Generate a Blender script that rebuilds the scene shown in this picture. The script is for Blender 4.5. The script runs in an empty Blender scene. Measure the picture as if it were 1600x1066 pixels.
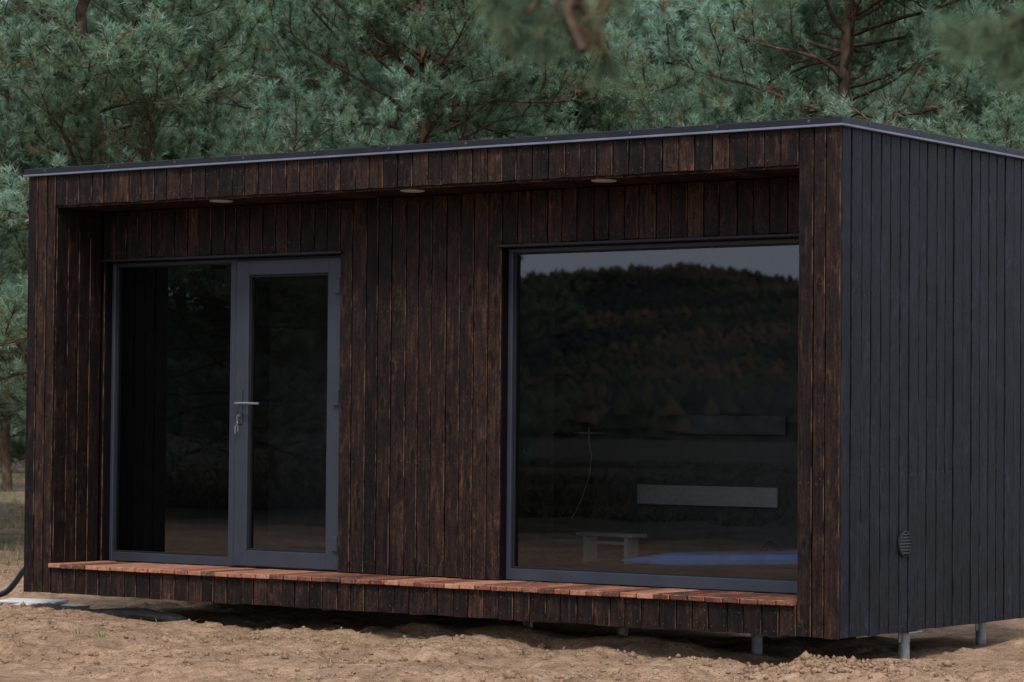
import bpy, math, random
import numpy as np
from mathutils import Vector, Matrix, noise
random.seed(7); RNG=np.random.default_rng(7)
sc=bpy.context.scene; COL=sc.collection
sc.view_settings.view_transform='Standard'; sc.view_settings.look='None'
sc.view_settings.exposure=0; sc.view_settings.gamma=1

# ---------------------------------------------------------------- camera
CP=Vector((7.945,-14.146,1.205)); RT=Vector((0.8094,0.587,0.00887)); FW=Vector((-0.5872,0.809,0.0302))
cam=bpy.data.cameras.new("camera"); co=bpy.data.objects.new("camera",cam); COL.objects.link(co); sc.camera=co
M=Matrix.Identity(4)
FW.normalize(); RT=(RT-FW*RT.dot(FW)).normalized(); UP=RT.cross(FW).normalized()
for i in range(3):
    M[i][0]=RT[i];M[i][1]=UP[i];M[i][2]=-FW[i];M[i][3]=CP[i]
co.matrix_world=M
cam.sensor_width=36;cam.lens=98.89;cam.clip_end=6000;cam.clip_start=.1
cam.dof.use_dof=True;cam.dof.focus_distance=17.8;cam.dof.aperture_fstop=6.3
HD=Vector((FW.x,FW.y,0)).normalized(); HR=Vector((HD.y,-HD.x,0))
def place(depth,lat,z=0):
    p=Vector((CP.x,CP.y,0))+HD*depth+HR*lat; return Vector((p.x,p.y,z))

# ---------------------------------------------------------------- node helpers
def newmat(name):
    m=bpy.data.materials.new(name);m.use_nodes=True
    nt=m.node_tree;b=nt.nodes["Principled BSDF"];return m,nt,b
def N(nt,t,**k):
    n=nt.nodes.new(t)
    for a,v in k.items(): setattr(n,a,v)
    return n
def L(nt,a,b): nt.links.new(a,b)
def ramp(nt,fac,stops):
    r=N(nt,"ShaderNodeValToRGB");e=r.color_ramp.elements
    while len(e)<len(stops): e.new(.5)
    for i,(p,c) in enumerate(stops):
        e[i].position=p;e[i].color=(*c,1) if len(c)==3 else c
    L(nt,fac,r.inputs[0]);return r.outputs[0]
def noisen(nt,vec,scale,detail=4,rough=.55,dist=0):
    n=N(nt,"ShaderNodeTexNoise");n.inputs["Scale"].default_value=scale;n.inputs["Detail"].default_value=detail
    n.inputs["Roughness"].default_value=rough;n.inputs["Distortion"].default_value=dist
    if vec is not None:L(nt,vec,n.inputs["Vector"])
    return n.outputs["Fac"]
def math_(nt,op,a,b=None,clamp=False):
    n=N(nt,"ShaderNodeMath",operation=op);n.use_clamp=clamp
    for i,v in enumerate((a,b)):
        if v is None:continue
        if isinstance(v,(int,float)):n.inputs[i].default_value=v
        else:L(nt,v,n.inputs[i])
    return n.outputs[0]
def mix(nt,f,a,b,mode='MIX'):
    n=N(nt,"ShaderNodeMix",data_type='RGBA',blend_type=mode)
    for i,v in ((0,f),(6,a),(7,b)):
        if isinstance(v,(int,float)):n.inputs[i].default_value=v
        elif isinstance(v,tuple):n.inputs[i].default_value=(*v,1)
        else:L(nt,v,n.inputs[i])
    return n.outputs[2]
def bump(nt,h,strength,dist,b):
    n=N(nt,"ShaderNodeBump");n.inputs["Strength"].default_value=strength;n.inputs["Distance"].default_value=dist
    L(nt,h,n.inputs["Height"]);L(nt,n.outputs[0],b.inputs["Normal"])
def objvec(nt,scale=(1,1,1),offset=None):
    tc=N(nt,"ShaderNodeTexCoord");mp=N(nt,"ShaderNodeMapping");mp.inputs["Scale"].default_value=scale
    v=tc.outputs["Object"]
    if offset is not None:
        a=N(nt,"ShaderNodeVectorMath",operation='ADD');L(nt,v,a.inputs[0]);L(nt,offset,a.inputs[1]);v=a.outputs[0]
    L(nt,v,mp.inputs["Vector"]);return mp.outputs[0]

def wood(name,stops,edgecol,rough=.6,toneamp=.5,grainax='Z',edgeamt=.8,spec=.4,knot=.6,pw=.45,bs=.6):
    m,nt,b=newmat(name)
    at=N(nt,"ShaderNodeAttribute",attribute_name="tone");sp=N(nt,"ShaderNodeSeparateColor");L(nt,at.outputs["Color"],sp.inputs[0])
    cmb=N(nt,"ShaderNodeCombineXYZ")
    o1=math_(nt,'MULTIPLY',sp.outputs[0],13.0);o2=math_(nt,'MULTIPLY',sp.outputs[2],17.0)
    L(nt,o1,cmb.inputs[0]);L(nt,o2,cmb.inputs[2]);L(nt,o2,cmb.inputs[1])
    def ax(l,s): return {'Z':(l,l,s),'Y':(l,s,l),'X':(s,l,l)}[grainax]
    g=noisen(nt,objvec(nt,ax(42,1.6),cmb.outputs[0]),2.0,6,.7,.5)
    p=noisen(nt,objvec(nt,ax(8,2.6),cmb.outputs[0]),1.6,6,.7,.6)
    fine=noisen(nt,objvec(nt,ax(1,.6),cmb.outputs[0]),75,3,.65)
    vv=N(nt,"ShaderNodeTexVoronoi");vv.inputs["Scale"].default_value=1.0;L(nt,objvec(nt,ax(11,4.2),cmb.outputs[0]),vv.inputs["Vector"])
    kn=ramp(nt,vv.outputs["Distance"],[(0.0,(1,1,1)),(.14,(1,1,1)),(.21,(0,0,0))])
    halo=ramp(nt,vv.outputs["Distance"],[(0.16,(0,0,0)),(.25,(1,1,1)),(.38,(0,0,0))])
    f=math_(nt,'ADD',math_(nt,'MULTIPLY',g,1-pw),math_(nt,'MULTIPLY',p,pw))
    f=math_(nt,'ADD',f,math_(nt,'MULTIPLY',math_(nt,'SUBTRACT',fine,.5),.3))
    f=math_(nt,'ADD',f,math_(nt,'MULTIPLY',halo,.06))
    f=math_(nt,'ADD',f,math_(nt,'MULTIPLY',math_(nt,'SUBTRACT',sp.outputs[2],.5),toneamp*.36),True)
    c=ramp(nt,f,stops)
    c=mix(nt,math_(nt,'MULTIPLY',kn,knot),c,stops[0][1])
    e=math_(nt,'MULTIPLY',sp.outputs[1],math_(nt,'MULTIPLY',ramp(nt,noisen(nt,objvec(nt,ax(5,2.2),cmb.outputs[0]),2.5,5,.7),[(.46,(0,0,0)),(.60,(1,1,1))]),edgeamt))
    c=mix(nt,e,c,edgecol)
    L(nt,c,b.inputs["Base Color"])
    rr=N(nt,"ShaderNodeMapRange");L(nt,g,rr.inputs[0]);rr.inputs[3].default_value=rough-.12;rr.inputs[4].default_value=rough+.18;L(nt,rr.outputs[0],b.inputs["Roughness"])
    b.inputs["Specular IOR Level"].default_value=spec
    bump(nt,math_(nt,'ADD',g,math_(nt,'MULTIPLY',fine,.7)),bs,.004,b)
    return m
M_front=wood("charred_wood",[(.36,(.0036,.0024,.0022)),(.475,(.0115,.0068,.0054)),(.56,(.0260,.0128,.0092)),(.65,(.060,.0275,.0172)),(.77,(.145,.068,.041))],(.20,.105,.066),.62,.42,spec=.16,pw=.50)
M_side=wood("black_painted_wood",[(.34,(.0022,.0027,.0040)),(.49,(.0068,.0080,.0120)),(.58,(.0125,.0150,.0225)),(.72,(.042,.049,.068))],(.036,.042,.058),.5,.12,spec=.15,pw=.5,bs=.9)
M_deck=wood("red_brown_decking",[(.30,(.05,.024,.017)),(.46,(.15,.062,.038)),(.60,(.33,.135,.076)),(.76,(.50,.26,.17))],(.52,.15,.07),.6,1.15,grainax='Y',edgeamt=.9,spec=.25)
M_floor=wood("interior_floorboards",[(.3,(.10,.06,.045)),(.5,(.2,.12,.085)),(.7,(.3,.19,.13))],(.04,.02,.02),.4,.6,grainax='X')
M_pale=wood("pale_timber",[(.3,(.50,.49,.46)),(.5,(.64,.63,.59)),(.7,(.74,.73,.70))],(.7,.7,.7),.6,.4,grainax='X',knot=.15)
M_dull=wood("dull_band",[(.3,(.30,.32,.31)),(.5,(.36,.38,.36)),(.7,(.42,.44,.41))],(.37,.38,.36),.8,.2,grainax='X',knot=.05)
M_grey=wood("weathered_timber",[(.3,(.05,.045,.04)),(.5,(.12,.11,.10)),(.7,(.22,.21,.20))],(.2,.2,.2),.8,.4,grainax='X')
def plain(name,c,rough=.5,metal=0,var=.25,sc_=8,bs=.1,spec=.4):
    m,nt,b=newmat(name);v=objvec(nt)
    n=noisen(nt,v,sc_,5,.6)
    lo=tuple(x*(1-var) for x in c);hi=tuple(min(1,x*(1+var)) for x in c)
    L(nt,ramp(nt,n,[(.3,lo),(.7,hi)]),b.inputs["Base Color"])
    rr=N(nt,"ShaderNodeMapRange");L(nt,noisen(nt,v,sc_*3,4),rr.inputs[0]);rr.inputs[3].default_value=max(0,rough-.1);rr.inputs[4].default_value=rough+.12;L(nt,rr.outputs[0],b.inputs["Roughness"])
    b.inputs["Metallic"].default_value=metal;b.inputs["Specular IOR Level"].default_value=spec
    if bs:bump(nt,noisen(nt,v,sc_*10,3),bs,.002,b)
    return m
M_dark=plain("dark_lining",(.005,.004,.005),.9,spec=.08)
M_inner=plain("interior_wall_paint",(.055,.057,.054),.8)
M_dim=plain("dim_band_paint",(.10,.105,.10),.8)
M_part=plain("partition_paint",(.24,.23,.21),.8)
M_frame=plain("anthracite_frame",(.030,.035,.047),.45,0,.12,5,.03)
M_cap=plain("dark_roof_metal",(.014,.015,.019),.5,.2,.3,6,.1)
M_strip=plain("pale_drip_metal",(.18,.20,.26),.45,.3,.2,6,.05)
M_galv=plain("galvanised_steel",(.26,.27,.28),.5,.5,.3,20,.1)
M_steel=plain("brushed_steel",(.32,.32,.34),.35,.8,.1,30,.05)
M_screw=plain("screw_steel",(.10,.095,.09),.5,.4,.3)
M_black=plain("black_plastic",(.010,.010,.012),.4)
M_white=plain("white_plastic",(.50,.50,.49),.4,0,.06)
M_blue=plain("blue_board_skin",(.12,.36,.82),.4,0,.15)
M_member=plain("roof_membrane",(.03,.03,.032),.9)
M_gasket=plain("rubber_gasket",(.006,.006,.007),.6)

m,nt,b=newmat("window_glass");nt.nodes.remove(b)
out=nt.nodes["Material Output"];gl=N(nt,"ShaderNodeBsdfGlossy");gl.inputs["Roughness"].default_value=.012;gl.inputs["Color"].default_value=(.88,.90,1,1)
tr=N(nt,"ShaderNodeBsdfTransparent");tr.inputs["Color"].default_value=(.72,.73,.73,1)
lw=N(nt,"ShaderNodeFresnel");lw.inputs["IOR"].default_value=1.5
mr=N(nt,"ShaderNodeMapRange");L(nt,lw.outputs[0],mr.inputs[0]);mr.inputs[1].default_value=0.04;mr.inputs[2].default_value=1;mr.inputs[3].default_value=.080;mr.inputs[4].default_value=1
bp=N(nt,"ShaderNodeBump");bp.inputs["Strength"].default_value=.015;bp.inputs["Distance"].default_value=.01
L(nt,noisen(nt,objvec(nt),1.6,1),bp.inputs["Height"]);L(nt,bp.outputs[0],gl.inputs["Normal"])
mx=N(nt,"ShaderNodeMixShader");L(nt,mr.outputs[0],mx.inputs[0]);L(nt,tr.outputs[0],mx.inputs[1]);L(nt,gl.outputs[0],mx.inputs[2]);L(nt,mx.outputs[0],out.inputs[0])
M_glass=m

# ---------------------------------------------------------------- mesh helpers
class MB:
    def __init__(s): s.v=[];s.f=[];s.m=[];s.t=[]
    def face(s,idx,mi=0,tone=(.5,0,.5)): s.f.append(idx);s.m.append(mi);s.t.append(tone)
    def box(s,x0,x1,y0,y1,z0,z1,mi=0,bev=0,tone=None,M=None):
        tone=tone or (random.random(),0,random.random())
        c=bev
        if c<=0:
            base=len(s.v)
            P=[(x0,y0,z0),(x1,y0,z0),(x1,y1,z0),(x0,y1,z0),(x0,y0,z1),(x1,y0,z1),(x1,y1,z1),(x0,y1,z1)]
            if M: P=[tuple(M@Vector(p)) for p in P]
            s.v+=P
            for q in ((0,3,2,1),(4,5,6,7),(0,1,5,4),(1,2,6,5),(2,3,7,6),(3,0,4,7)): s.face([base+i for i in q],mi,tone)
            return
        X=(x0,x1);Y=(y0,y1);Z=(z0,z1);idx={}
        for i in (0,1):
            for j in (0,1):
                for k in (0,1):
                    for ax in range(3):
                        p=[X[i],Y[j],Z[k]]
                        for a,q in enumerate((i,j,k)):
                            if a!=ax: p[a]+= c if q==0 else -c
                        idx[(i,j,k,ax)]=len(s.v);s.v.append(tuple(M@Vector(p)) if M else tuple(p))
        def add(l,edge): s.face(l,mi,(tone[0],edge,tone[2]))
        for ax in range(3):
            o=[a for a in range(3) if a!=ax]
            for q in (0,1):
                l=[]
                for (u,w) in ((0,0),(1,0),(1,1),(0,1)):
                    k=[0,0,0];k[ax]=q;k[o[0]]=u;k[o[1]]=w;l.append(idx[(*k,ax)])
                add(l,0)
            for (u,w) in ((0,0),(1,0),(1,1),(0,1)):
                k0=[0,0,0];k1=[0,0,0];k1[ax]=1
                for k in (k0,k1):k[o[0]]=u;k[o[1]]=w
                add([idx[(*k0,o[0])],idx[(*k0,o[1])],idx[(*k1,o[1])],idx[(*k1,o[0])]],1)
        for i in (0,1):
            for j in (0,1):
                for k in (0,1): add([idx[(i,j,k,a)] for a in range(3)],1)
    def disc(s,c,n,r,th=.002,mi=0,seg=8):
        n=Vector(n).normalized();u=n.orthogonal().normalized();w=n.cross(u);c=Vector(c)
        b=len(s.v)
        for h in (0,th):
            for i in range(seg):
                a=2*math.pi*i/seg;s.v.append(tuple(c+n*h+(u*math.cos(a)+w*math.sin(a))*r))
        s.face([b+seg+i for i in range(seg)],mi)
        for i in range(seg):
            j=(i+1)%seg;s.face([b+i,b+j,b+seg+j,b+seg+i],mi)
    def tube(s,pts,rad,seg=8,mi=0,cap=True,tone=(.5,0,.5)):
        rads=rad if isinstance(rad,(list,tuple)) else [rad]*len(pts)
        pts=[Vector(p) for p in pts];b=len(s.v);pu=None
        for i,p in enumerate(pts):
            d=(pts[min(i+1,len(pts)-1)]-pts[max(i-1,0)]).normalized()
            u=d.orthogonal() if pu is None else pu-d*pu.dot(d)
            u.normalize();pu=u;w=d.cross(u)
            for k in range(seg):
                a=2*math.pi*k/seg;s.v.append(tuple(p+(u*math.cos(a)+w*math.sin(a))*rads[i]))
        for i in range(len(pts)-1):
            for k in range(seg):
                k2=(k+1)%seg;s.face([b+i*seg+k,b+i*seg+k2,b+(i+1)*seg+k2,b+(i+1)*seg+k],mi,tone)
        if cap:
            s.face([b+k for k in range(seg)][::-1],mi,tone);e=b+(len(pts)-1)*seg;s.face([e+k for k in range(seg)],mi,tone)
    def obj(s,name,mats,parent=None,smooth=False,recalc=True,**props):
        me=bpy.data.meshes.new(name);me.from_pydata(s.v,[],s.f)
        for mt in mats:me.materials.append(mt)
        me.polygons.foreach_set("material_index",s.m)
        if smooth:me.polygons.foreach_set("use_smooth",[True]*len(s.f))
        ca=me.color_attributes.new("tone",'FLOAT_COLOR','CORNER')
        arr=[]
        for f,t in zip(s.f,s.t): arr+= [t[0],t[1],t[2],1.0]*len(f)
        ca.data.foreach_set("color",arr)
        if recalc:
            import bmesh
            bm=bmesh.new();bm.from_mesh(me);bmesh.ops.recalc_face_normals(bm,faces=bm.faces);bm.to_mesh(me);bm.free()
        me.update()
        o=bpy.data.objects.new(name,me);COL.objects.link(o)
        if parent:o.parent=parent
        for k,v in props.items():o[k]=v
        return o
def empty(name,loc,**props):
    o=bpy.data.objects.new(name,None);COL.objects.link(o);o.location=loc;o.empty_display_size=.2
    for k,v in props.items():o[k]=v
    return o

# ---------------------------------------------------------------- cabin
W=6.59;D=2.6;TOP=2.945;SZ=2.73;RL=-6.32;RR=-.28;RD=.48
cabin=empty("cabin",(0,0,0),label="flat-roofed timber cabin clad in charred vertical boards on steel posts",category="cabin")

def btone():
    q=random.gauss(.47,.22)
    if random.random()<.10: q=random.uniform(.85,1.15)
    return (random.random(),0,min(1.15,max(0,q)))
def planks(mb,axis,a0,a1,z0f,z1f,face,out,pitch=.12,gap=.009,th=.02,screws=(.05,),smi=1):
    n=max(1,round((a1-a0)/pitch));w=(a1-a0)/n;e=[a0]+[a0+w*i+random.uniform(-.008,.008) for i in range(1,n)]+[a1]
    for i in range(n):
        p0=e[i]+gap/2;p1=e[i+1]-gap/2;f=face-out*random.uniform(0,.005);bk=f-out*th
        z0=z0f+random.uniform(0,.006);z1=z1f-random.uniform(0,.002)
        lo,hi=min(f,bk),max(f,bk);t=btone()
        if axis=='x': mb.box(p0,p1,lo,hi,z0,z1,0,.003,t)
        else: mb.box(lo,hi,p0,p1,z0,z1,0,.003,t)
        for s in screws:
            for zz in (z0+s,z1-s):
                for q in (p0+.022,p1-.022):
                    if random.random()<.2:continue
                    q2=q+random.uniform(-.006,.006);z2=zz+random.uniform(-.018,.018)
                    c=(q2,f,z2) if axis=='x' else (f,q2,z2);nrm=(0,out,0) if axis=='x' else (out,0,0)
                    mb.disc(c,nrm,.0034,.001,smi,6)
mb=MB()
planks(mb,'x',RL,RR,SZ,TOP,0,-1,.119,screws=(.04,))
planks(mb,'x',RL,RR,0.0,.179,0,-1,.119,screws=(.04,))
planks(mb,'x',-W,RL,0,TOP,0,-1,.09,screws=(.05,.9))
planks(mb,'x',RR,0,0,TOP,0,-1,.093,screws=(.05,.9))
planks(mb,'x',-4.11,-2.76,.212,SZ-.015,RD,-1,.113,screws=(.06,.75))
planks(mb,'x',RL+.004,-4.11,2.375,SZ-.015,RD,-1,.115,screws=(.05,))
planks(mb,'x',-2.76,RR-.004,2.375,SZ-.015,RD,-1,.117,screws=(.05,))
planks(mb,'x',RL+.004,-6.292,.212,2.372,RD,-1,.1,screws=())
planks(mb,'x',-.42,RR-.004,.212,2.372,RD,-1,.1,screws=())
planks(mb,'y',.022,RD-.001,.212,SZ-.015,RL,1,.115,screws=(.06,.75))
planks(mb,'y',.022,RD-.001,.212,SZ-.015,RR,-1,.115,screws=(.06,.75))
mb.obj("front_cladding",[M_front,M_screw],cabin,label="dark brown charred vertical boards with small steel screws")
mb=MB()
planks(mb,'y',.024,D-.002,0.0,TOP,0,1,.117,gap=.013,screws=(.05,.95))
planks(mb,'y',.024,D-.002,0.0,TOP,-W,-1,.117,screws=())
planks(mb,'x',-W+.022,-.022,0.0,TOP,D,1,.12,screws=())
mb.obj("side_cladding",[M_side,M_screw],cabin,label="blue-black painted vertical boards")
mb=MB()
def bb(*a,mi=0): mb.box(*a,mi)
bb(-6.56,-.03,.03,D-.03,.02,.176)
bb(-6.56,-.03,.03,D-.03,SZ+.02,2.94)
bb(-6.56,-6.345,.03,.503,.178,SZ+.018);bb(-.255,-.03,.03,.503,.178,SZ+.018)
bb(-6.56,-6.45,.505,D-.03,.178,SZ+.018);bb(-.13,-.03,.505,D-.03,.178,SZ+.018)
bb(-6.448,-.132,D-.13,D-.03,.178,SZ+.018)
bb(-4.11,-2.762,.505,.62,.178,SZ+.018)
bb(-6.448,-4.112,.505,.62,2.362,SZ+.018);bb(-2.76,-.132,.505,.62,2.362,SZ+.018)
bb(-6.448,-6.292,.505,.62,.178,2.36);bb(-.418,-.132,.505,.62,.178,2.36)
bb(-6.29,-4.112,.505,.62,.178,.208);bb(-2.76,-.42,.505,.62,.178,.208)
body=mb.obj("body",[M_dark],cabin)
mb=MB()
mb.box(-6.447,-.133,D-.145,D-.132,.26,2.6)
mb.box(-6.447,-.133,.63,D-.132,2.602,2.62)
mb.box(-.147,-.133,.63,D-.146,.26,2.6);mb.box(-6.447,-6.433,.63,D-.146,.26,2.6)
mb.box(-3.80,-3.72,.63,D-.146,.26,2.6,1)
mb.obj("interior_lining",[M_inner,M_part],cabin)
mb=MB()
y=.625
while y<D-.15:
    y1=min(y+.14,D-.134);mb.box(-6.445,-.135,y+.003,y1-.003,.178,.25,0,.004);y+=.14
mb.obj("interior_floor",[M_floor],cabin)
mb=MB()
x=RL
while x<RR-.01:
    x1=min(x+.2,RR);mb.box(x+.002,x1-.002,.021,RD-.002,SZ-.012,SZ+.008,0,.002);x+=.2
mb.obj("soffit",[M_front],cabin)
mb=MB();o=.022
def ring(z0,z1,oo,t,mi,bev):
    mb.box(-W-oo,oo,-oo,-oo+t,z0,z1,mi,bev);mb.box(-W-oo,oo,D+oo-t,D+oo,z0,z1,mi,bev)
    mb.box(oo-t,oo,-oo+t+.001,D+oo-t-.001,z0,z1,mi,bev);mb.box(-W-oo,-W-oo+t,-oo+t+.001,D+oo-t-.001,z0,z1,mi,bev)
ring(2.961,3.0,.020,.16,0,.003)
ring(2.947,2.960,.027,.12,1,.0015)
mb.box(-W+.14,-.14,.14,D-.14,2.942,2.975,2)
for x in np.arange(-6.4,0,.62): mb.disc((x,-.020,2.982),(0,-1,0),.008,.004,3,8)
for yy in np.arange(.3,D,.6): mb.disc((.020,yy,2.982),(1,0,0),.008,.004,3,8)
for x in (-6.3,-4.9,-3.45,-2.35,-1.2,-.1): mb.box(x,x+.05,-.0225,.02,2.9995,3.008,0,.001)
mb.obj("roof_edge",[M_cap,M_strip,M_member,M_screw],cabin,label="dark metal roof edge with pale drip strip")
mb=MB();n=50;w=(RR-RL)/n
for i in range(n):
    yo=random.uniform(-.006,.004);q=random.uniform(-.002,.002)
    mb.box(RL+i*w+.005,RL+(i+1)*w-.005,-.03+yo,RD+.065,.181+q,.210+q,0,.0035)
    for yy in (.03,.4):
        for q2 in (.03,w-.03): mb.disc((RL+i*w+q2,yy,.2105+q),(0,0,1),.004,.001,1,6)
mb.obj("deck",[M_deck,M_screw],cabin,label="narrow red-brown board deck in front of the glazing")
for a in ((-6.31,-4.085),(-2.785,-.30)):
    mb=MB();mb.box(a[0],a[1],.458,.545,2.356,2.374,0,.002);mb.obj("header_trim",[M_cap],cabin)

def bars(mb,x0,x1,z0,z1,y0,y1,wl,wr,wb,wt,mi=0,bev=.004):
    mb.box(x0,x0+wl,y0,y1,z0,z1,mi,bev);mb.box(x1-wr,x1,y0,y1,z0,z1,mi,bev)
    mb.box(x0+wl+.0005,x1-wr-.0005,y0+.0006,y1,z0,z0+wb,mi,bev);mb.box(x0+wl+.0005,x1-wr-.0005,y0+.0006,y1,z1-wt,z1,mi,bev)
def quad(name,x0,x1,z0,z1,y,parent,mat):
    mb=MB();mb.v=[(x0,y,z0),(x1,y,z0),(x1,y,z1),(x0,y,z1)];mb.face([0,1,2,3]);return mb.obj(name,[mat],parent,recalc=False)
mb=MB();bars(mb,-2.758,-.422,.213,2.352,.552,.62,.034,.052,.075,.028)
bars(mb,-2.725,-.473,.2875,2.325,.575,.61,.014,.014,.014,.012,1,.002)
win=mb.obj("window",[M_frame,M_gasket],cabin,label="large fixed picture window in a dark grey frame")
quad("glass",-2.718,-.48,.295,2.32,.592,win,M_glass)
mb=MB();bars(mb,-6.288,-5.10,.213,2.352,.552,.62,.028,.05,.065,.028)
bars(mb,-6.261,-5.149,.2775,2.325,.575,.61,.012,.012,.012,.010,1,.002)
w2=mb.obj("window",[M_frame,M_gasket],cabin,label="tall fixed side light beside the door")
quad("glass",-6.255,-5.155,.285,2.32,.592,w2,M_glass)
mb=MB();bars(mb,-5.099,-4.112,.213,2.352,.552,.62,.03,.03,.02,.028)
mb.obj("door_frame",[M_frame],cabin)
mb=MB();bars(mb,-5.078,-4.128,.222,2.336,.530,.600,.115,.125,.11,.105,0,.005)
bars(mb,-4.9635,-4.2525,.3315,2.2315,.545,.59,.014,.014,.014,.014,1,.002)
for (xa,za,xb,zb) in ((-5.078,2.336,-4.963,2.231),(-4.128,2.336,-4.253,2.231),(-5.078,.222,-4.963,.332),(-4.128,.222,-4.253,.332)):
    d=Vector((xb-xa,0,zb-za));n=Vector((-d.z,0,d.x)).normalized()*.0012
    b0=len(mb.v);A=Vector((xa,.5294,za));B=Vector((xb,.5294,zb))
    mb.v+=[tuple(A-n),tuple(B-n),tuple(B+n),tuple(A+n)];mb.face([b0,b0+1,b0+2,b0+3],1)
door=mb.obj("door",[M_frame,M_gasket],cabin,label="glazed dark grey framed entrance door, closed")
quad("glass",-4.952,-4.262,.342,2.222,.57,door,M_glass)
mb=MB()
mb.box(-5.040,-5.006,.518,.531,1.20,1.44,0,.004)
mb.tube([(-5.023,.522,1.345),(-5.023,.475,1.345),(-5.017,.462,1.345),(-5.0,.458,1.345),(-4.93,.458,1.346),(-4.80,.46,1.343)],[.010,.010,.010,.010,.009,.008],10,1)
mb.tube([(-5.023,.52,1.26),(-5.023,.505,1.26)],.011,10,1)
mb.box(-5.025,-5.021,.485,.51,1.225,1.262,1,.001)
mb.tube([(-5.023,.492,1.226),(-5.016,.490,1.205),(-5.022,.49,1.185),(-5.032,.49,1.2),(-5.023,.492,1.226)],.0018,6,1)
mb.box(-5.044,-5.034,.488,.492,1.135,1.19,1,.001)
mb.box(-5.016,-5.008,.486,.490,1.15,1.192,1,.001)
mb.obj("handle",[M_frame,M_steel],door,label="steel lever handle with keys hanging in the lock")
for z in (2.14,1.38,.40):
    mb=MB();mb.box(-4.178,-4.128,.508,.529,z-.05,z+.05,0,.004);mb.box(-4.124,-4.113,.505,.55,z-.05,z+.05,0,.003);mb.tube([(-4.126,.512,z-.055),(-4.126,.512,z+.055)],.010,10,1)
    mb.obj("hinge",[M_frame,M_gasket],door)
for x in (-4.87,-3.22,-1.73):
    mb=MB();seg=28;zb=SZ-.012
    prof=[(.080,0),(.080,-.004),(.072,-.007),(.066,-.005),(.0,-.004)]
    for r,h in prof:
        for i in range(seg):
            a=2*math.pi*i/seg;mb.v.append((x+r*math.cos(a),.13+r*math.sin(a),zb+h))
    for k in range(len(prof)-1):
        for i in range(seg):
            j=(i+1)%seg;mb.face([k*seg+i,k*seg+j,(k+1)*seg+j,(k+1)*seg+i],0)
    mb.obj("ceiling_lamp",[M_white],cabin)
mb=MB();vy,vz=.785,.525;seg=28
for r0,r1,x0,x1 in ((.078,.078,.0,.010),(.078,.071,.010,.013),(.071,.069,.013,.003)):
    b0=len(mb.v)
    for (r,x) in ((r0,x0),(r1,x1)):
        for i in range(seg):
            a=2*math.pi*i/seg;mb.v.append((x,vy+r*math.cos(a),vz+r*math.sin(a)))
    for i in range(seg):
        j=(i+1)%seg;mb.face([b0+i,b0+j,b0+seg+j,b0+seg+i],0)
for k in range(-3,4):
    z=vz+k*.0185;hw=math.sqrt(max(0,.069**2-(k*.0185)**2))
    mb.box(.004,.012,vy-hw,vy+hw,z-.003,z+.005,2,.0012)
mb.disc((.001,vy,vz),(1,0,0),.067,.002,1,24)
mb.obj("vent",[M_cap,M_gasket,M_frame],cabin,label="round louvred air vent")
def post(x,y,r=.034):
    mb=MB();mb.tube([(x,y,-.5),(x,y,-.012)],r,16,0)
    mb.box(x-.08,x+.08,y-.08,y+.08,-.012,-.002,0,.002);mb.box(x-.004,x+.004,y-.07,y+.07,-.07,-.0125,0,.001)
    mb.obj("support_post",[M_galv],cabin,smooth=False)
for x,y in ((-.085,.95),(-.99,.75),(-1.98,.75)): post(x,y)
for x,y in ((-.2,2.2),(-3.4,1.7),(-5.2,1.7),(-6.3,1.7)): post(x,y)
mb=MB();mb.box(-6.5,-.06,.88,1.02,-.0015,.0185,0,.002);mb.box(-6.5,-.06,2.13,2.27,-.0015,.0185,0,.002)
for x in (-.25,-3.1,-4.55): mb.box(x,x+.09,.05,.5,-.03,.018,0,.003)
mb.obj("floor_beam",[M_dark],cabin)

# ---------------------------------------------------------------- things inside
def panel(x0,x1,z0,z1,y1,mat,label):  # flat board added as stand-in for a pale band seen in the window
    mb=MB();mb.box(x0,x1,y1-.03,y1,z0,z1,0,.002)
    mb.obj("band_panel",[mat],None,label=label,category="panel")
panel(-2.98,-1.84,.665,.80,2.452,M_dull,"pale flat board on the inner wall, standing in for a band seen in the window")
panel(-2.66,-1.78,1.16,1.29,2.452,M_dim,"grey flat board higher on the inner wall, standing in for a second, dimmer band")
mb=MB();T0=Matrix.Translation((-3.10,2.28,0))@Matrix.Rotation(-.15,4,'Z')
mb.box(-.27,.27,-.08,.08,.435,.462,0,.006,M=T0)
for x in (-.22,.17): mb.box(x,x+.035,-.06,.06,.2505,.4345,0,.004,M=T0)
mb.box(-.184,.169,-.01,.01,.38,.40,0,.003,M=T0)
mb.obj("bench",[M_pale],None,label="small low white bench standing on the cabin floor",category="bench")
mb=MB();n=28;secs=[]
for i in range(n+1):
    t=i/n;wd=.34*min(1,(t+.01)/.62)**.8*(1 if t<.85 else max(.02,1-((t-.85)/.15)**2)**.5);x=-2.45+2.0*t;zc=.32+.09*t
    th=.05*min(1,.15+t*4)*(1 if t<.93 else .6)
    secs.append(len(mb.v))
    for k in range(14):
        a=2*math.pi*k/14;mb.v.append((x,1.45+.1*t+wd*math.copysign(abs(math.cos(a))**.5,math.cos(a)),zc+th*math.copysign(abs(math.sin(a))**.6,math.sin(a))))
for i in range(n):
    for k in range(14):
        k2=(k+1)%14;mb.face([secs[i]+k,secs[i]+k2,secs[i+1]+k2,secs[i+1]+k])
mb.tube([(-1.35,1.4,.41),(-1.3,1.42,.47),(-1.22,1.44,.41)],.02,8,1)
mb.obj("paddle_board",[M_blue,M_black],None,smooth=False,label="long blue paddle board lying on the cabin floor",category="paddle board")
mb=MB()
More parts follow.
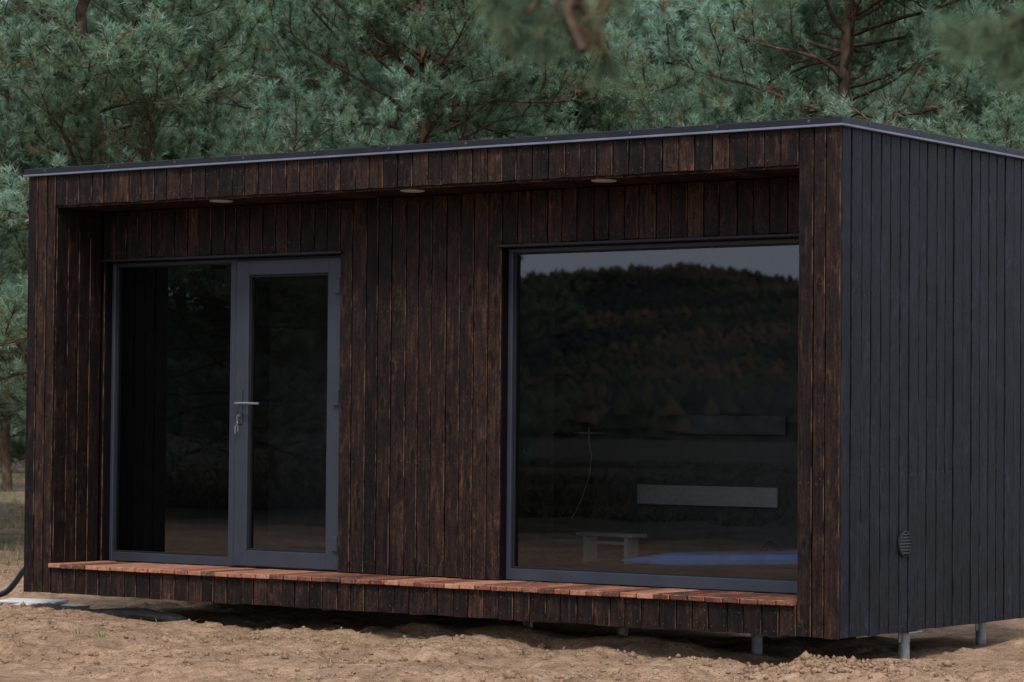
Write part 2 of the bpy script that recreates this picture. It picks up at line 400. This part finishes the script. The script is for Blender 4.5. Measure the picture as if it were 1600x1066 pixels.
mb.tube([(-3.53,2.43,1.16),(-3.27,2.43,1.16)],.005,6,0)
mb.tube([(-3.40,2.43,1.20),(-3.40,2.43,1.10),(-3.37,2.42,1.0),(-3.385,2.42,.86),(-3.44,2.42,.72),(-3.50,2.42,.60),(-3.54,2.42,.55)],.004,6,0)
mb.obj("hanging_cable",[M_white],None,label="thin pale cable hanging from a bracket on the inner wall",category="cable")

# ---------------------------------------------------------------- ground
def sg(t): return .5*(1+math.tanh(t/2))
def gh(x,y):
    v=Vector((x,y,0))
    r=math.hypot(x+3,y)
    near=1 if r<25 else max(0,1-(r-25)/30)
    h=-.15+.02*min(1,max(0,(-x-3)/4))
    rough=.3+.75*max(0,min(1,.5+1.6*noise.noise(v*.8+Vector((9,0,0)))))
    h+=near*(.050*noise.noise(v*.55)+.050*noise.noise(v*1.7+Vector((5,0,0)))-.012+rough*(.045*abs(noise.noise(v*3.6))+.022*noise.noise(v*8)+.014*noise.noise(v*19)+.009*noise.noise(v*38)))
    if r<40:
        for yy in (-.95,-2.2):
            h-=near*.038*math.exp(-((y-yy-.15*math.sin(x*.5))/.16)**2)*(1+.25*math.sin(x*11))
            h+=near*.018*math.exp(-((y-yy-.27-.15*math.sin(x*.5))/.08)**2)
        if -6.6<x<0 and .1<y<D: h-=.03
        h+=.075*math.exp(-((y-.42)/.2)**2)*sg(-(x+.75)*8)*sg((x+3.6)*5)
        h+=.085*math.exp(-(((x-.02)/.28)**2+((y+.28)/.16)**2))+.04*math.exp(-(((x-.6)/.3)**2+((y+.3)/.2)**2))
    if r>30: h+=min(1,(r-30)/60)*.25*noise.noise(v*.05)
    if r>300: h-=.5
    return h
def axis(lo,hi,dense0,dense1,step,grow=1.22):
    a=list(np.arange(dense0,dense1,step));s=step;x=dense0
    while x>lo: s*=grow;x-=s;a.insert(0,max(x,lo))
    s=step;x=a[-1]
    while x<hi: s*=grow;x+=s;a.append(min(x,hi))
    return a
XS=axis(-2500,2500,-9.5,3.0,.023);YS=axis(-2500,2500,-3.0,1.6,.023)
V=[(x,y,gh(x,y)) for y in YS for x in XS];nx=len(XS)
idx=np.arange(len(V)).reshape(len(YS),nx)
F=np.stack([idx[:-1,:-1],idx[:-1,1:],idx[1:,1:],idx[1:,:-1]],-1).reshape(-1,4)
def npmesh(name,V,F,mats,tone=None,mi=None,smooth=False):
    me=bpy.data.meshes.new(name);V=np.asarray(V,dtype=np.float32);F=np.asarray(F,dtype=np.int32);k=F.shape[1]
    me.vertices.add(len(V));me.vertices.foreach_set("co",V.ravel())
    me.loops.add(F.size);me.loops.foreach_set("vertex_index",F.ravel())
    me.polygons.add(len(F));me.polygons.foreach_set("loop_start",np.arange(0,F.size,k,dtype=np.int32))
    for m_ in mats:me.materials.append(m_)
    if mi is not None:me.polygons.foreach_set("material_index",np.asarray(mi,dtype=np.int32))
    if smooth:me.polygons.foreach_set("use_smooth",np.ones(len(F),dtype=bool))
    me.update(calc_edges=True)
    if tone is not None:
        ca=me.color_attributes.new("tone",'FLOAT_COLOR','POINT');ca.data.foreach_set("color",np.asarray(tone,dtype=np.float32).ravel())
    return me
m,nt,b=newmat("sandy_soil");v=objvec(nt)
n1=noisen(nt,v,.9,6,.6);n2=noisen(nt,v,9,6,.68);n3=noisen(nt,v,60,4,.7);n4=noisen(nt,v,1.7,5,.7,.5)
c=ramp(nt,n2,[(.3,(.21,.124,.072)),(.5,(.39,.245,.150)),(.72,(.53,.36,.235))])
c=mix(nt,ramp(nt,n4,[(.47,(0,0,0)),(.62,(.55,.55,.55))]),c,(.19,.113,.066))
c=mix(nt,ramp(nt,n3,[(.54,(0,0,0)),(.64,(.8,.8,.8))]),c,(.10,.060,.037))
c=mix(nt,ramp(nt,noisen(nt,v,110,2,.5),[(.63,(0,0,0)),(.71,(.8,.8,.8))]),c,(.60,.47,.33))
sx=N(nt,"ShaderNodeSeparateXYZ");L(nt,v,sx.inputs[0])
fr=N(nt,"ShaderNodeMapRange");L(nt,math_(nt,'ADD',sx.outputs[1],math_(nt,'MULTIPLY',math_(nt,'SUBTRACT',n1,.5),6)),fr.inputs[0]);fr.inputs[1].default_value=-9;fr.inputs[2].default_value=-14
gd=ramp(nt,noisen(nt,v,1.2,6,.7),[(.35,(.014,.018,.009)),(.5,(.035,.034,.018)),(.68,(.085,.062,.036))])
bk=N(nt,"ShaderNodeMapRange");L(nt,sx.outputs[1],bk.inputs[0]);bk.inputs[1].default_value=4;bk.inputs[2].default_value=9
gc=ramp(nt,noisen(nt,v,3,6,.7),[(.35,(.10,.085,.055)),(.5,(.20,.16,.105)),(.65,(.34,.27,.19))])
c=mix(nt,math_(nt,'MULTIPLY',bk.outputs[0],math_(nt,'ADD',n1,.3),True),c,gc)
c=mix(nt,fr.outputs[0],c,gd)
L(nt,c,b.inputs["Base Color"]);b.inputs["Roughness"].default_value=.95;b.inputs["Specular IOR Level"].default_value=.1
bump(nt,math_(nt,'ADD',math_(nt,'MULTIPLY',n2,.6),math_(nt,'MULTIPLY',n3,.45)),1.0,.03,b)
M_sand=m
g=bpy.data.objects.new("ground",npmesh("ground",V,F,[M_sand],smooth=True));COL.objects.link(g);g["kind"]="structure";g["label"]="bare sandy soil with pine litter and tracks"

m,nt,b=newmat("litter");at=N(nt,"ShaderNodeAttribute",attribute_name="tone");L(nt,at.outputs["Color"],b.inputs["Base Color"]);b.inputs["Roughness"].default_value=.9;b.inputs["Specular IOR Level"].default_value=.05;M_litter=m
Vv=[];Ff=[];T=[]
def blade(p,d,up,ln,wd,c):
    s=d.cross(up)
    if s.length<1e-4:s=Vector((1,0,0))
    s=s.normalized()*wd;i=len(Vv)
    Vv.extend([tuple(p-s),tuple(p+s),tuple(p+d*ln)]);Ff.append((i,i+1,i+2));T.extend([(*c,1)]*3)
cl=[(random.uniform(-9,2.5),random.uniform(-2.8,.1)) for _ in range(60)]
for i in range(14000):
    x=random.uniform(-9.5,3);y=random.uniform(-3.0,1.2)
    if random.random()<.6:
        q=random.choice(cl);x=random.gauss(q[0],.28);y=random.gauss(q[1],.16)
    p=Vector((x,y,gh(x,y)+.005));a=random.uniform(0,6.28);d=Vector((math.cos(a),math.sin(a),random.uniform(-.05,.3))).normalized()
    k=random.random()
    c=(.38,.23,.115) if k<.5 else ((.07,.043,.028) if k<.88 else (.56,.43,.27))
    blade(p,d,Vector((0,0,1)),random.uniform(.03,.10),random.uniform(.0014,.0034),c)
o=bpy.data.objects.new("pine_litter",npmesh("pine_litter",Vv,Ff,[M_litter],T));COL.objects.link(o);o["kind"]="stuff";o["label"]="fallen needles, twigs and clods on sand";o["category"]="litter"
mb=MB()
for i in range(2200):
    x=random.uniform(-9,2.5);y=random.uniform(-2.8,.2);r=random.uniform(.005,.022)*(1.9 if random.random()<.08 else 1)
    if random.random()<.2: x=random.gauss(.1,.35);y=random.gauss(-.3,.22)
    z=gh(x,y)+r*.3;b0=len(mb.v)
    P=[Vector(q)*r*random.uniform(.7,1.25) for q in ((1,0,0),(-1,0,0),(0,1,0),(0,-1,0),(0,0,.8),(0,0,-.8))]
    for q in P: mb.v.append((x+q.x,y+q.y,z+q.z))
    for f_ in ((0,2,4),(2,1,4),(1,3,4),(3,0,4),(2,0,5),(1,2,5),(3,1,5),(0,3,5)): mb.face([b0+q for q in f_])
mb.obj("soil_clods",[M_sand],None,smooth=True,kind="stuff",label="small clods of sandy soil",category="clods")
Vv=[];Ff=[];T=[]
def tuft(x,y,n,h,green):
    z=gh(x,y)
    for i in range(n):
        a=random.uniform(0,6.28);r=random.random()*.09*h/.2
        d=Vector((math.cos(a)*.5,math.sin(a)*.5,random.uniform(.5,1.3))).normalized()
        g_=random.random()
        c=(.07+.05*g_,.12+.05*g_,.035) if random.random()<green else (.28+.15*g_,.22+.12*g_,.13+.07*g_)
        blade(Vector((x+math.cos(a)*r,y+math.sin(a)*r,z-.005)),d,Vector((0,0,1)),h*random.uniform(.4,1.1),.003,c)
for (x,y) in ((-4.85,-1.0),(-4.7,-1.15),(-5.1,-.95),(-4.4,-1.3)): tuft(x,y,34,.08,.75)
for i in range(90):
    tuft(random.uniform(-9,2),random.uniform(-2.8,.0),random.randint(3,8),.06,.3)
for i in range(2200):
    dp=random.uniform(24,80)
    q=place(dp,random.uniform(-.22,-.14)*dp)
    tuft(q.x,q.y,8,random.uniform(.05,.2),.4)
for i in range(500):
    q=place(random.uniform(22,34),random.uniform(2.5,7)); tuft(q.x,q.y,10,random.uniform(.1,.25),.3)
o=bpy.data.objects.new("dry_grass",npmesh("dry_grass",Vv,Ff,[M_litter],T));COL.objects.link(o);o["kind"]="stuff";o["label"]="thin dry grass on sandy soil";o["category"]="grass"
Vv=[];Ff=[];T=[]
for i in range(9000):
    y=-18-60*random.random()**1.4;x=random.uniform(-2,1)+ (y-8)*random.uniform(.45,1.05)
    h=random.uniform(.15,.45)+.6*max(0,noise.noise(Vector((x*.09,y*.09,3))));cc=random.choice([(.03,.040,.018),(.05,.045,.022),(.09,.055,.028),(.022,.03,.017)])
    for k in range(8):
        a=random.uniform(0,6.28);d=Vector((math.cos(a)*1.3,math.sin(a)*1.3,random.uniform(.2,1.0))).normalized()
        blade(Vector((x,y,-.2)),d,Vector((0,0,1)),h*random.uniform(.6,1.1),.035,cc)
o=bpy.data.objects.new("heather",npmesh("heather",Vv,Ff,[M_litter],T));COL.objects.link(o);o["kind"]="stuff";o["label"]="dark low heath scrub across the clearing";o["category"]="scrub"

mb=MB();T0=Matrix.Translation((-6.85,.50,0))@Matrix.Rotation(.06,4,'Z')
zz=max(gh(-7.2,.5),gh(-6.85,.5),gh(-6.5,.5))
mb.box(-.42,.30,-.13,.13,zz+.000,zz+.019,0,.003,M=T0@Matrix.Rotation(.02,4,'Y'))
mb.box(-.36,.12,-.10,.11,zz+.024,zz+.040,0,.003,M=T0@Matrix.Rotation(.2,4,'Z')@Matrix.Rotation(.03,4,'X'))
mb.obj("loose_board",[M_pale],None,label="pale weathered offcut boards lying on sand beside the cabin",category="board")
mb=MB();T0=Matrix.Translation((-6.0,.30,0));zz=gh(-6,.3)+.02
mb.tube([T0@Vector((x,.04*math.sin(x*5),zz+.012*math.sin(x*7))) for x in np.linspace(-.75,.7,12)],[.022+.022*abs(math.sin(i*1.7)) for i in range(12)],7,0)
mb.tube([T0@Vector((-.1,.0,zz)),T0@Vector((-.3,-.1,zz+.03)),T0@Vector((-.5,-.15,zz+.05))],[.02,.014,.005],6,0)
mb.obj("fallen_branch",[M_grey],None,label="grey weathered fallen branch lying along the cabin base",category="branch")
mb=MB()
hp=[place(20.3,-3.0,.24),place(20.6,-3.3,.22),place(20.8,-3.5,.17),place(20.85,-3.60,.10),place(20.9,-3.67,.01),place(20.95,-3.76,-.07),place(21.1,-3.95,-.11),place(21.4,-4.4,-.12),place(21.8,-5.2,-.12)]
hs=[]
for i in range(len(hp)-1):
    a=hp[max(0,i-1)];b_=hp[i];c_=hp[i+1];d_=hp[min(len(hp)-1,i+2)]
    for k in range(6):
        t=k/6;hs.append(.5*((2*b_)+(c_-a)*t+(2*a-5*b_+4*c_-d_)*t*t+(3*b_-a-3*c_+d_)*t**3))
mb.tube(hs,.022,10,0)
mb.obj("hose",[M_black],None,smooth=True,label="thick black pipe curving from the cabin onto sand",category="pipe")

# ---------------------------------------------------------------- pines
m,nt,b=newmat("pine_needles")
at=N(nt,"ShaderNodeAttribute",attribute_name="tone");sp=N(nt,"ShaderNodeSeparateColor");L(nt,at.outputs["Color"],sp.inputs[0])
oi=N(nt,"ShaderNodeObjectInfo")
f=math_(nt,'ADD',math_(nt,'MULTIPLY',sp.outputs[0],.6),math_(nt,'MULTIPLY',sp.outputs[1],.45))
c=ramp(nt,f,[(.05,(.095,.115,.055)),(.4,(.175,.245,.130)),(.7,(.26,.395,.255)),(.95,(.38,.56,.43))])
c=mix(nt,math_(nt,'MULTIPLY',oi.outputs["Random"],.35),c,(.19,.31,.22))
c=mix(nt,ramp(nt,sp.outputs[2],[(.94,(0,0,0)),(.97,(1,1,1))]),c,(.28,.19,.09))
L(nt,c,b.inputs["Base Color"]);b.inputs["Roughness"].default_value=.6;b.inputs["Specular IOR Level"].default_value=.15
tl=N(nt,"ShaderNodeBsdfTranslucent");L(nt,c,tl.inputs["Color"]);ms=N(nt,"ShaderNodeMixShader");ms.inputs[0].default_value=.38
L(nt,b.outputs[0],ms.inputs[1]);L(nt,tl.outputs[0],ms.inputs[2]);L(nt,ms.outputs[0],nt.nodes["Material Output"].inputs[0])
M_needle=m
m,nt,b=newmat("pine_bark");v=objvec(nt,(1,1,.35));n1=noisen(nt,v,14,6,.7,.6)
c=ramp(nt,n1,[(.35,(.04,.026,.019)),(.55,(.12,.078,.054)),(.72,(.24,.155,.11))]);L(nt,c,b.inputs["Base Color"]);b.inputs["Roughness"].default_value=.9;b.inputs["Specular IOR Level"].default_value=.1
bump(nt,n1,.8,.02,b);M_bark=m

def needles(shoots,nper,nlen,nwid,rng):
    S=np.array(shoots);n=len(S);k=nper
    P=np.repeat(S[:,0:3],k,0);Dd=np.repeat(S[:,3:6],k,0);Ln=np.repeat(S[:,6],k);tn=np.repeat(S[:,7],k);br=np.repeat(S[:,8],k)
    m_=n*k;s=rng.random(m_)**.8
    up=np.tile(np.array([[.31,.17,.93]]),(m_,1));u=np.cross(Dd,up);u/=np.linalg.norm(u,axis=1)[:,None]+1e-9;w=np.cross(Dd,u)
    ph=rng.random(m_)*6.283;th=np.radians(24+42*(1-s*.6)+rng.normal(0,8,m_))
    nd=Dd*np.cos(th)[:,None]+(u*np.cos(ph)[:,None]+w*np.sin(ph)[:,None])*np.sin(th)[:,None]
    nd[:,2]+=.06;nd/=np.linalg.norm(nd,axis=1)[:,None]
    base=P+Dd*(Ln*s)[:,None];side=np.cross(nd,rng.normal(size=(m_,3)));side/=np.linalg.norm(side,axis=1)[:,None]+1e-9
    l=nlen*rng.uniform(.7,1.15,m_);tip=base+nd*l[:,None]
    V=np.stack([base-side*nwid/2,base+side*nwid/2,tip],1).reshape(-1,3)
    F=np.arange(m_*3).reshape(-1,3)
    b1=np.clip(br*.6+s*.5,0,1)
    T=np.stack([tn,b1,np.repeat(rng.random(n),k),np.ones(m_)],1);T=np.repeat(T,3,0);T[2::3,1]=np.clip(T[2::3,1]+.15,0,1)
    return V,F,T
def tubes_np(segs):
    S=np.array([[*a,*b_,r0,r1] for a,b_,r0,r1 in segs]);n=len(S);A=S[:,0:3];B=S[:,3:6];d=B-A;d/=np.linalg.norm(d,axis=1)[:,None]+1e-9
    u=np.cross(d,np.tile([[.2,.3,.93]],(n,1)));u/=np.linalg.norm(u,axis=1)[:,None]+1e-9;w=np.cross(d,u)
    Vs=[]
    for P,r in ((A,S[:,6]),(B,S[:,7])):
        for k in range(3):
            a=2.094*k;Vs.append(P+(u*math.cos(a)+w*math.sin(a))*r[:,None])
    V=np.stack(Vs,1).reshape(-1,3);o=(np.arange(n)*6)[:,None]
    q=[]
    for k in range(3):
        k2=(k+1)%3;q.append(np.concatenate([o+k,o+k2,o+3+k2],1));q.append(np.concatenate([o+k,o+3+k2,o+3+k],1))
    return V,np.concatenate(q,0)
def bough(rng,p,az,el,Lb,r0,shoots,segs,dens=1.0,tone=.5,sag=.0,shl=(.10,.20),bare=.30):
    nseg=max(5,int(Lb/.24));pt=Vector(p);st=Lb/nseg;a=az;e=el
    for k in range(nseg):
        a+=rng.normal(0,.17);e+=rng.normal(0,.13)+.03-sag
        d=Vector((math.cos(a)*math.cos(e),math.sin(a)*math.cos(e),math.sin(e)));q=pt+d*st
        ra=r0*(1-k/nseg)+.006;rb=r0*(1-(k+1)/nseg)+.006;segs.append((tuple(pt),tuple(q),ra,rb))
        t=(k+1)/nseg
        if t>bare:
            for sd in (-1,1):
                if rng.random()>.88*dens:continue
                lt=(.14+.5*math.sin(min(1,t)*2.6))*rng.uniform(.5,1.3)*min(1,Lb/1.6)
                ta=a+sd*rng.uniform(.5,1.15);te=e+rng.uniform(-.2,.6)
                td=Vector((math.cos(ta)*math.cos(te),math.sin(ta)*math.cos(te),math.sin(te)));bp=q
                ns=max(2,int(lt/.10))
                for j in range(ns):
                    td=(td+Vector((0,0,.12))+Vector(rng.normal(0,.12,3))).normalized();nb_=bp+td*(lt/ns);segs.append((tuple(bp),tuple(nb_),.008,.005));bp=nb_
                    for q_ in range(rng.integers(2,4) if j<ns-1 else 6):
                        sd_=td*.8+Vector(rng.normal(0,.55,3))+Vector((0,0,rng.uniform(.2,.85)));sd_.normalize()
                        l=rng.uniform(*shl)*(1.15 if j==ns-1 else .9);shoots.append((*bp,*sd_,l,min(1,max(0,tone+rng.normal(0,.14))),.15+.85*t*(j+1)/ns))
                        segs.append((tuple(bp),tuple(bp+sd_*l),.0045,.002))
        pt=q
    for q_ in range(4):
        sd_=d+Vector(rng.normal(0,.4,3))+Vector((0,0,.4));sd_.normalize();shoots.append((*pt,*sd_,.2,tone,1.0))
def pine_meshes(seed,H=9.0,z0=.9,R=2.1,dead=.1,nper=34):
    rng=np.random.default_rng(seed);shoots=[];segs=[];mb=MB()
    pts=[];rad=[];x=y=0;n=16
    for i in range(n+1):
        t=i/n;pts.append(Vector((x,y,-.4+(H+.4)*t)));rad.append(.085*(1-t)**.8+.012+(.04 if i==0 else 0))
        x+=rng.normal(0,.09);y+=rng.normal(0,.09)
    mb.tube(pts,rad,10,0,tone=(.5,0,.5))
    def tp(z):
        u=(z+.4)/(H+.4)*n;i=min(n-1,int(u));return pts[i].lerp(pts[i+1],u-i)
    z=z0
    while z<H-.3:
        t=(z-z0)/(H-z0);nb=rng.integers(5,8);a0=rng.random()*6.28
        prof=R*(1-t)**.6*(.62+.38*min(1,t*5))+.25
        for j in range(nb):
            az=a0+6.283*j/nb+rng.normal(0,.3);Lb=prof*rng.uniform(.45,1.25);el=.08+.42*t+rng.normal(0,.22)
            p=tp(z+rng.normal(0,.1))
            if rng.random()<dead*(1-t)*2.2:
                q=p;a=az
                for k in range(5):
                    a+=rng.normal(0,.2);q2=q+Vector((math.cos(a),math.sin(a),rng.normal(.1,.25)))*Lb*.22;segs.append((tuple(q),tuple(q2),.020-.003*k,.017-.003*k))
                    for s_ in range(4):
                        q3=q2+Vector(rng.normal(0,.28,3));segs.append((tuple(q2),tuple(q3),.008,.003))
                    q=q2
                continue
            bough(rng,p,az,el,Lb,.032*(1-t*.6),shoots,segs,1.0,rng.uniform(.05,.95))
        z+=rng.uniform(.25,.40)
    top=tp(H-.05)
    for k in range(5): shoots.append((*top,rng.normal(0,.3),rng.normal(0,.3),1,.25,.7,1))
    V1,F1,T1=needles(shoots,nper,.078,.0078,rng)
    V2,F2=tubes_np(segs)
    V=np.concatenate([V1,V2]);F=np.concatenate([F1,F2+len(V1)]);T=np.concatenate([T1,np.tile([[.5,.3,.5,1]],(len(V2),1))])
    mi=np.concatenate([np.zeros(len(F1)),np.ones(len(F2))])
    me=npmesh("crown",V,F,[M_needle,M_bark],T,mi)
    to=mb.obj("trunk",[M_bark],None,smooth=True);tm=to.data;bpy.data.objects.remove(to)
    return tm,me
variants=[pine_meshes(11,9.0,.8,2.1,.14),pine_meshes(12,8.0,.5,2.3,.09),pine_meshes(13,10.5,1.3,2.3,.2),pine_meshes(14,7.2,.35,1.9,.05),pine_meshes(15,8.6,1.45,2.0,.06)]
random.seed(21)
LB=["bushy green pine tree standing behind the cabin","young blue-green pine tree with dense tufted boughs","tall pine tree with bare lower limbs and brown trunk","short dense pine tree on sandy ground","pine tree with a bare lower trunk on pale sandy ground"]
def tree(p,vi,rot,s,lab=None):
    e=empty("pine_tree",(p.x,p.y,gh(p.x,p.y)),label=lab or LB[vi],category="pine tree",group="pine trees around the cabin")
    e.rotation_euler=(0,0,rot);e.scale=(s,s,s*random.uniform(.93,1.07))
    for nm,me in (("trunk",variants[vi][0]),("crown",variants[vi][1])):
        o=bpy.data.objects.new(nm,me);COL.objects.link(o);o.parent=e
for depth,half,step,ch in ((27.5,6.5,2.4,[0,1,1,3,0]),(32,7.2,2.5,[0,1,1,3,0]),(37.5,8.5,2.7,[0,1,0]),(44,10,3.0,[0,2,1]),(53,12,3.2,[2,0,2]),(64,14.5,3.5,[2,2,0]),(78,17,4.0,[2])):
    l=-half-random.random()
    while l<half+1:
        dd=depth+random.uniform(-1.5,1.5)
        if dd<50 and abs(l/dd+.178)<.018: l+=.045*dd*(-1 if random.random()<.3 else 1)*.6
        q=place(dd,l*1.0)
        if not(dd<31 and l>1.0 and (q.x<2.5 and q.y<D+2.2)):
            vi=random.choice(ch)
            if l/dd<-.105: vi=4
            tree(q,vi,random.random()*6.28,random.uniform(.88,1.15)*(1 if depth<50 else 1.15))
        l+=step*random.uniform(.75,1.2)
for (dp,k) in ((74,-.195),(76,-.165),(84,-.18),(88,-.205),(90,-.15),(96,-.17),(98,-.19)):
    tree(place(dp,dp*k),3,random.random()*6.28,1.2,"low dense young pine at the edge of the clearing")
for (x,y,vi,s) in ((-19.0,-20,0,1.05),(-22.3,-19,0,1.15),(-25,-22,2,1.1),(-27.5,-19,1,1.2),(-30.5,-22,0,1.2),(-24,-27,0,1.1),(-29,-28,2,1.1),(-33,-25,1,1.2)):
    tree(Vector((x,y,0)),vi,random.random()*6.28,s,"dark pine tree across the clearing facing the cabin")

rng=np.random.default_rng(5);shoots=[];segs=[];mb=MB()
tb=place(5.4,2.4);e=empty("pine_tree",(tb.x,tb.y,gh(tb.x,tb.y)),label="pine tree with low branches hanging close overhead",category="pine tree",group="pine trees around the cabin")
o0=Vector((tb.x,tb.y,gh(tb.x,tb.y)))
mb.tube([Vector((0,0,-.3)),Vector((.02,0,1)),Vector((0,.04,2.4)),Vector((.03,0,4)),Vector((0,0,6))],[.15,.12,.10,.07,.02],12,0)
def R_(depth,lat,z): return place(depth,lat,z)-o0
def limb(pl,r0,r1):
    for i in range(len(pl)-1):
        t0=i/(len(pl)-1);t1=(i+1)/(len(pl)-1);segs.append((tuple(pl[i]),tuple(pl[i+1]),r0+(r1-r0)*t0,r0+(r1-r0)*t1))
limbA=[Vector((0,.03,2.35)),R_(5.35,1.4,2.5),R_(5.2,.9,2.42),R_(5.1,.5,2.27),R_(5.0,.25,2.12),R_(4.97,.13,2.02),R_(4.95,.09,1.94),R_(4.9,.12,1.86)]
limb(limbA,.03,.012)
limb([R_(4.97,.13,2.02),R_(4.97,.05,1.98),R_(4.95,.02,1.93)],.012,.006)
def sprig(p0,p1,n=5,sl=.09,tone=.5):
    segs.append((tuple(p0),tuple(p1),.006,.004));d0=(p1-p0).normalized()
    for i in range(n):
        t=(i+1)/n;p=p0.lerp(p1,t)
        for s_ in range(2 if i<n-1 else 3):
            d=d0*.8+Vector(rng.normal(0,.55,3));d.normalize();shoots.append((*p,*d,sl*rng.uniform(.7,1.2),tone+rng.normal(0,.12),.2))
            segs.append((tuple(p),tuple(p+d*sl),.003,.0015))
for (la,z0_,lb,z1_) in ((.10,2.04,.13,1.94),(.06,2.02,.00,1.93),(.09,2.0,.16,1.87),(.09,1.98,.04,1.90),(.2,2.12,.16,1.97),(.42,2.22,.45,1.99),(.0,2.1,-.03,1.96)):
    sprig(R_(4.95,la,z0_),R_(4.95+random.uniform(-.1,.1),lb,z1_),3,.055,.12)
limbB=[Vector((0,.03,2.2)),R_(5.3,1.6,2.2),R_(5.15,1.25,2.08),R_(5.05,1.0,1.97),R_(5.0,.85,1.92)]
limb(limbB,.022,.006)
for (la,z0_,lb,z1_) in ((1.0,1.97,.88,1.89),(.98,1.96,.82,1.92),(1.05,2.0,.92,1.86),(1.1,2.02,.90,1.93),(.95,1.95,.80,1.89)):
    sprig(R_(5.0,la,z0_),R_(5.0+random.uniform(-.1,.1),lb,z1_),3,.055,.15)
for k in range(10):
    bough(rng,(0,0,3.1+k*.28),rng.random()*6.28,.2,1.2-.08*k,.02,shoots,segs,1.0,.5)
V1,F1,T1=needles(shoots,60,.05,.0024,rng);V2,F2=tubes_np(segs)
me=npmesh("crown",np.concatenate([V1,V2]),np.concatenate([F1,F2+len(V1)]),[M_needle,M_bark],np.concatenate([T1,np.tile([[.5,.3,.5,1]],(len(V2),1))]),np.concatenate([np.zeros(len(F1)),np.ones(len(F2))]))
o=bpy.data.objects.new("crown",me);COL.objects.link(o);o.parent=e
mb.obj("trunk",[M_bark],e,smooth=True)

# ---------------------------------------------------------------- far hill, mirrored in the window
def hh(x,y):
    v=Vector((x,y,0))
    r=sg((-y-1100)/120)
    h=82+19*math.exp(-((x+925)/48)**2)-7*sg((-x-985)/12)+2*noise.noise(v*.006)+2*noise.noise(v*.02)
    return r*h-1.5+4*noise.noise(v*.006)*r
xs=np.arange(-2400,201,20);ys=np.arange(-1800,-799,20)
V=[(x,y,hh(x,y)) for y in ys for x in xs];idx=np.arange(len(V)).reshape(len(ys),len(xs))
F=np.stack([idx[:-1,:-1],idx[:-1,1:],idx[1:,1:],idx[1:,:-1]],-1).reshape(-1,4)
M_hill=plain("hillside_scrub",(.03,.034,.024),.95,0,.6,.02,0,.05)
o=bpy.data.objects.new("hill",npmesh("hill",V,F,[M_hill],smooth=True));COL.objects.link(o);o["kind"]="structure"
V=[];F=[];T=[]
for i in range(20000):
    if i<13000: y=-820-720*random.random()**.8;x=8+y*random.uniform(.46,.95);z=hh(x,y);h=random.uniform(5,11)
    else: y=random.uniform(-820,-230);x=8+y*random.uniform(.45,.95);z=-1;h=random.uniform(4,12)*(.5+.5*(-y/800))
    r=h*random.uniform(.25,.65)
    k=noise.noise(Vector((x*.010,y*.010,1)))*1.3+random.gauss(0,.18)
    c=(.030,.043,.034) if k<-.05 else ((.055,.062,.036) if k<.3 else ((.100,.078,.042) if k<.6 else (.15,.100,.05)))
    for lv,(za,zb,rr_) in enumerate(((0,.6,1),(.35,.85,.8),(.62,1,.5))):
        b0=len(V);ns=6
        for k in range(ns):
            a=k*6.283/ns+lv;q=r*rr_*random.uniform(.6,1.3);V.append((x+q*math.cos(a),y+q*math.sin(a),z+h*za+random.uniform(-.05,.05)*h));T.append((*c,1))
        V.append((x+random.uniform(-.1,.1)*h,y,z+h*zb));T.append((*c,1))
        for k in range(ns):F.append((b0+k,b0+(k+1)%ns,b0+ns))
o=bpy.data.objects.new("forest",npmesh("forest",V,F,[M_litter],T));COL.objects.link(o);o["kind"]="stuff";o["label"]="dark autumn forest covering a far hill";o["category"]="forest"

# ---------------------------------------------------------------- light
w=bpy.data.worlds.new("World");sc.world=w;w.use_nodes=True;nt=w.node_tree;bg=nt.nodes["Background"]
sk=nt.nodes.new("ShaderNodeTexSky");sk.sky_type='NISHITA';sk.sun_disc=False;sk.sun_elevation=math.radians(50);sk.sun_rotation=math.radians(150);sk.dust_density=.6;sk.air_density=1.0;sk.altitude=50
L(nt,mix(nt,.72,sk.outputs[0],(6.6,7.2,8.6)),bg.inputs[0]);bg.inputs[1].default_value=.15
su=bpy.data.lights.new("sun",'SUN');su.energy=2.4;su.angle=math.radians(14);su.color=(1,.97,.92)
so=bpy.data.objects.new("sun",su);COL.objects.link(so)
el=math.radians(50);az=math.radians(150);s=Vector((math.sin(az)*math.cos(el),math.cos(az)*math.cos(el),math.sin(el)))
so.rotation_euler=s.to_track_quat('Z','Y').to_euler()
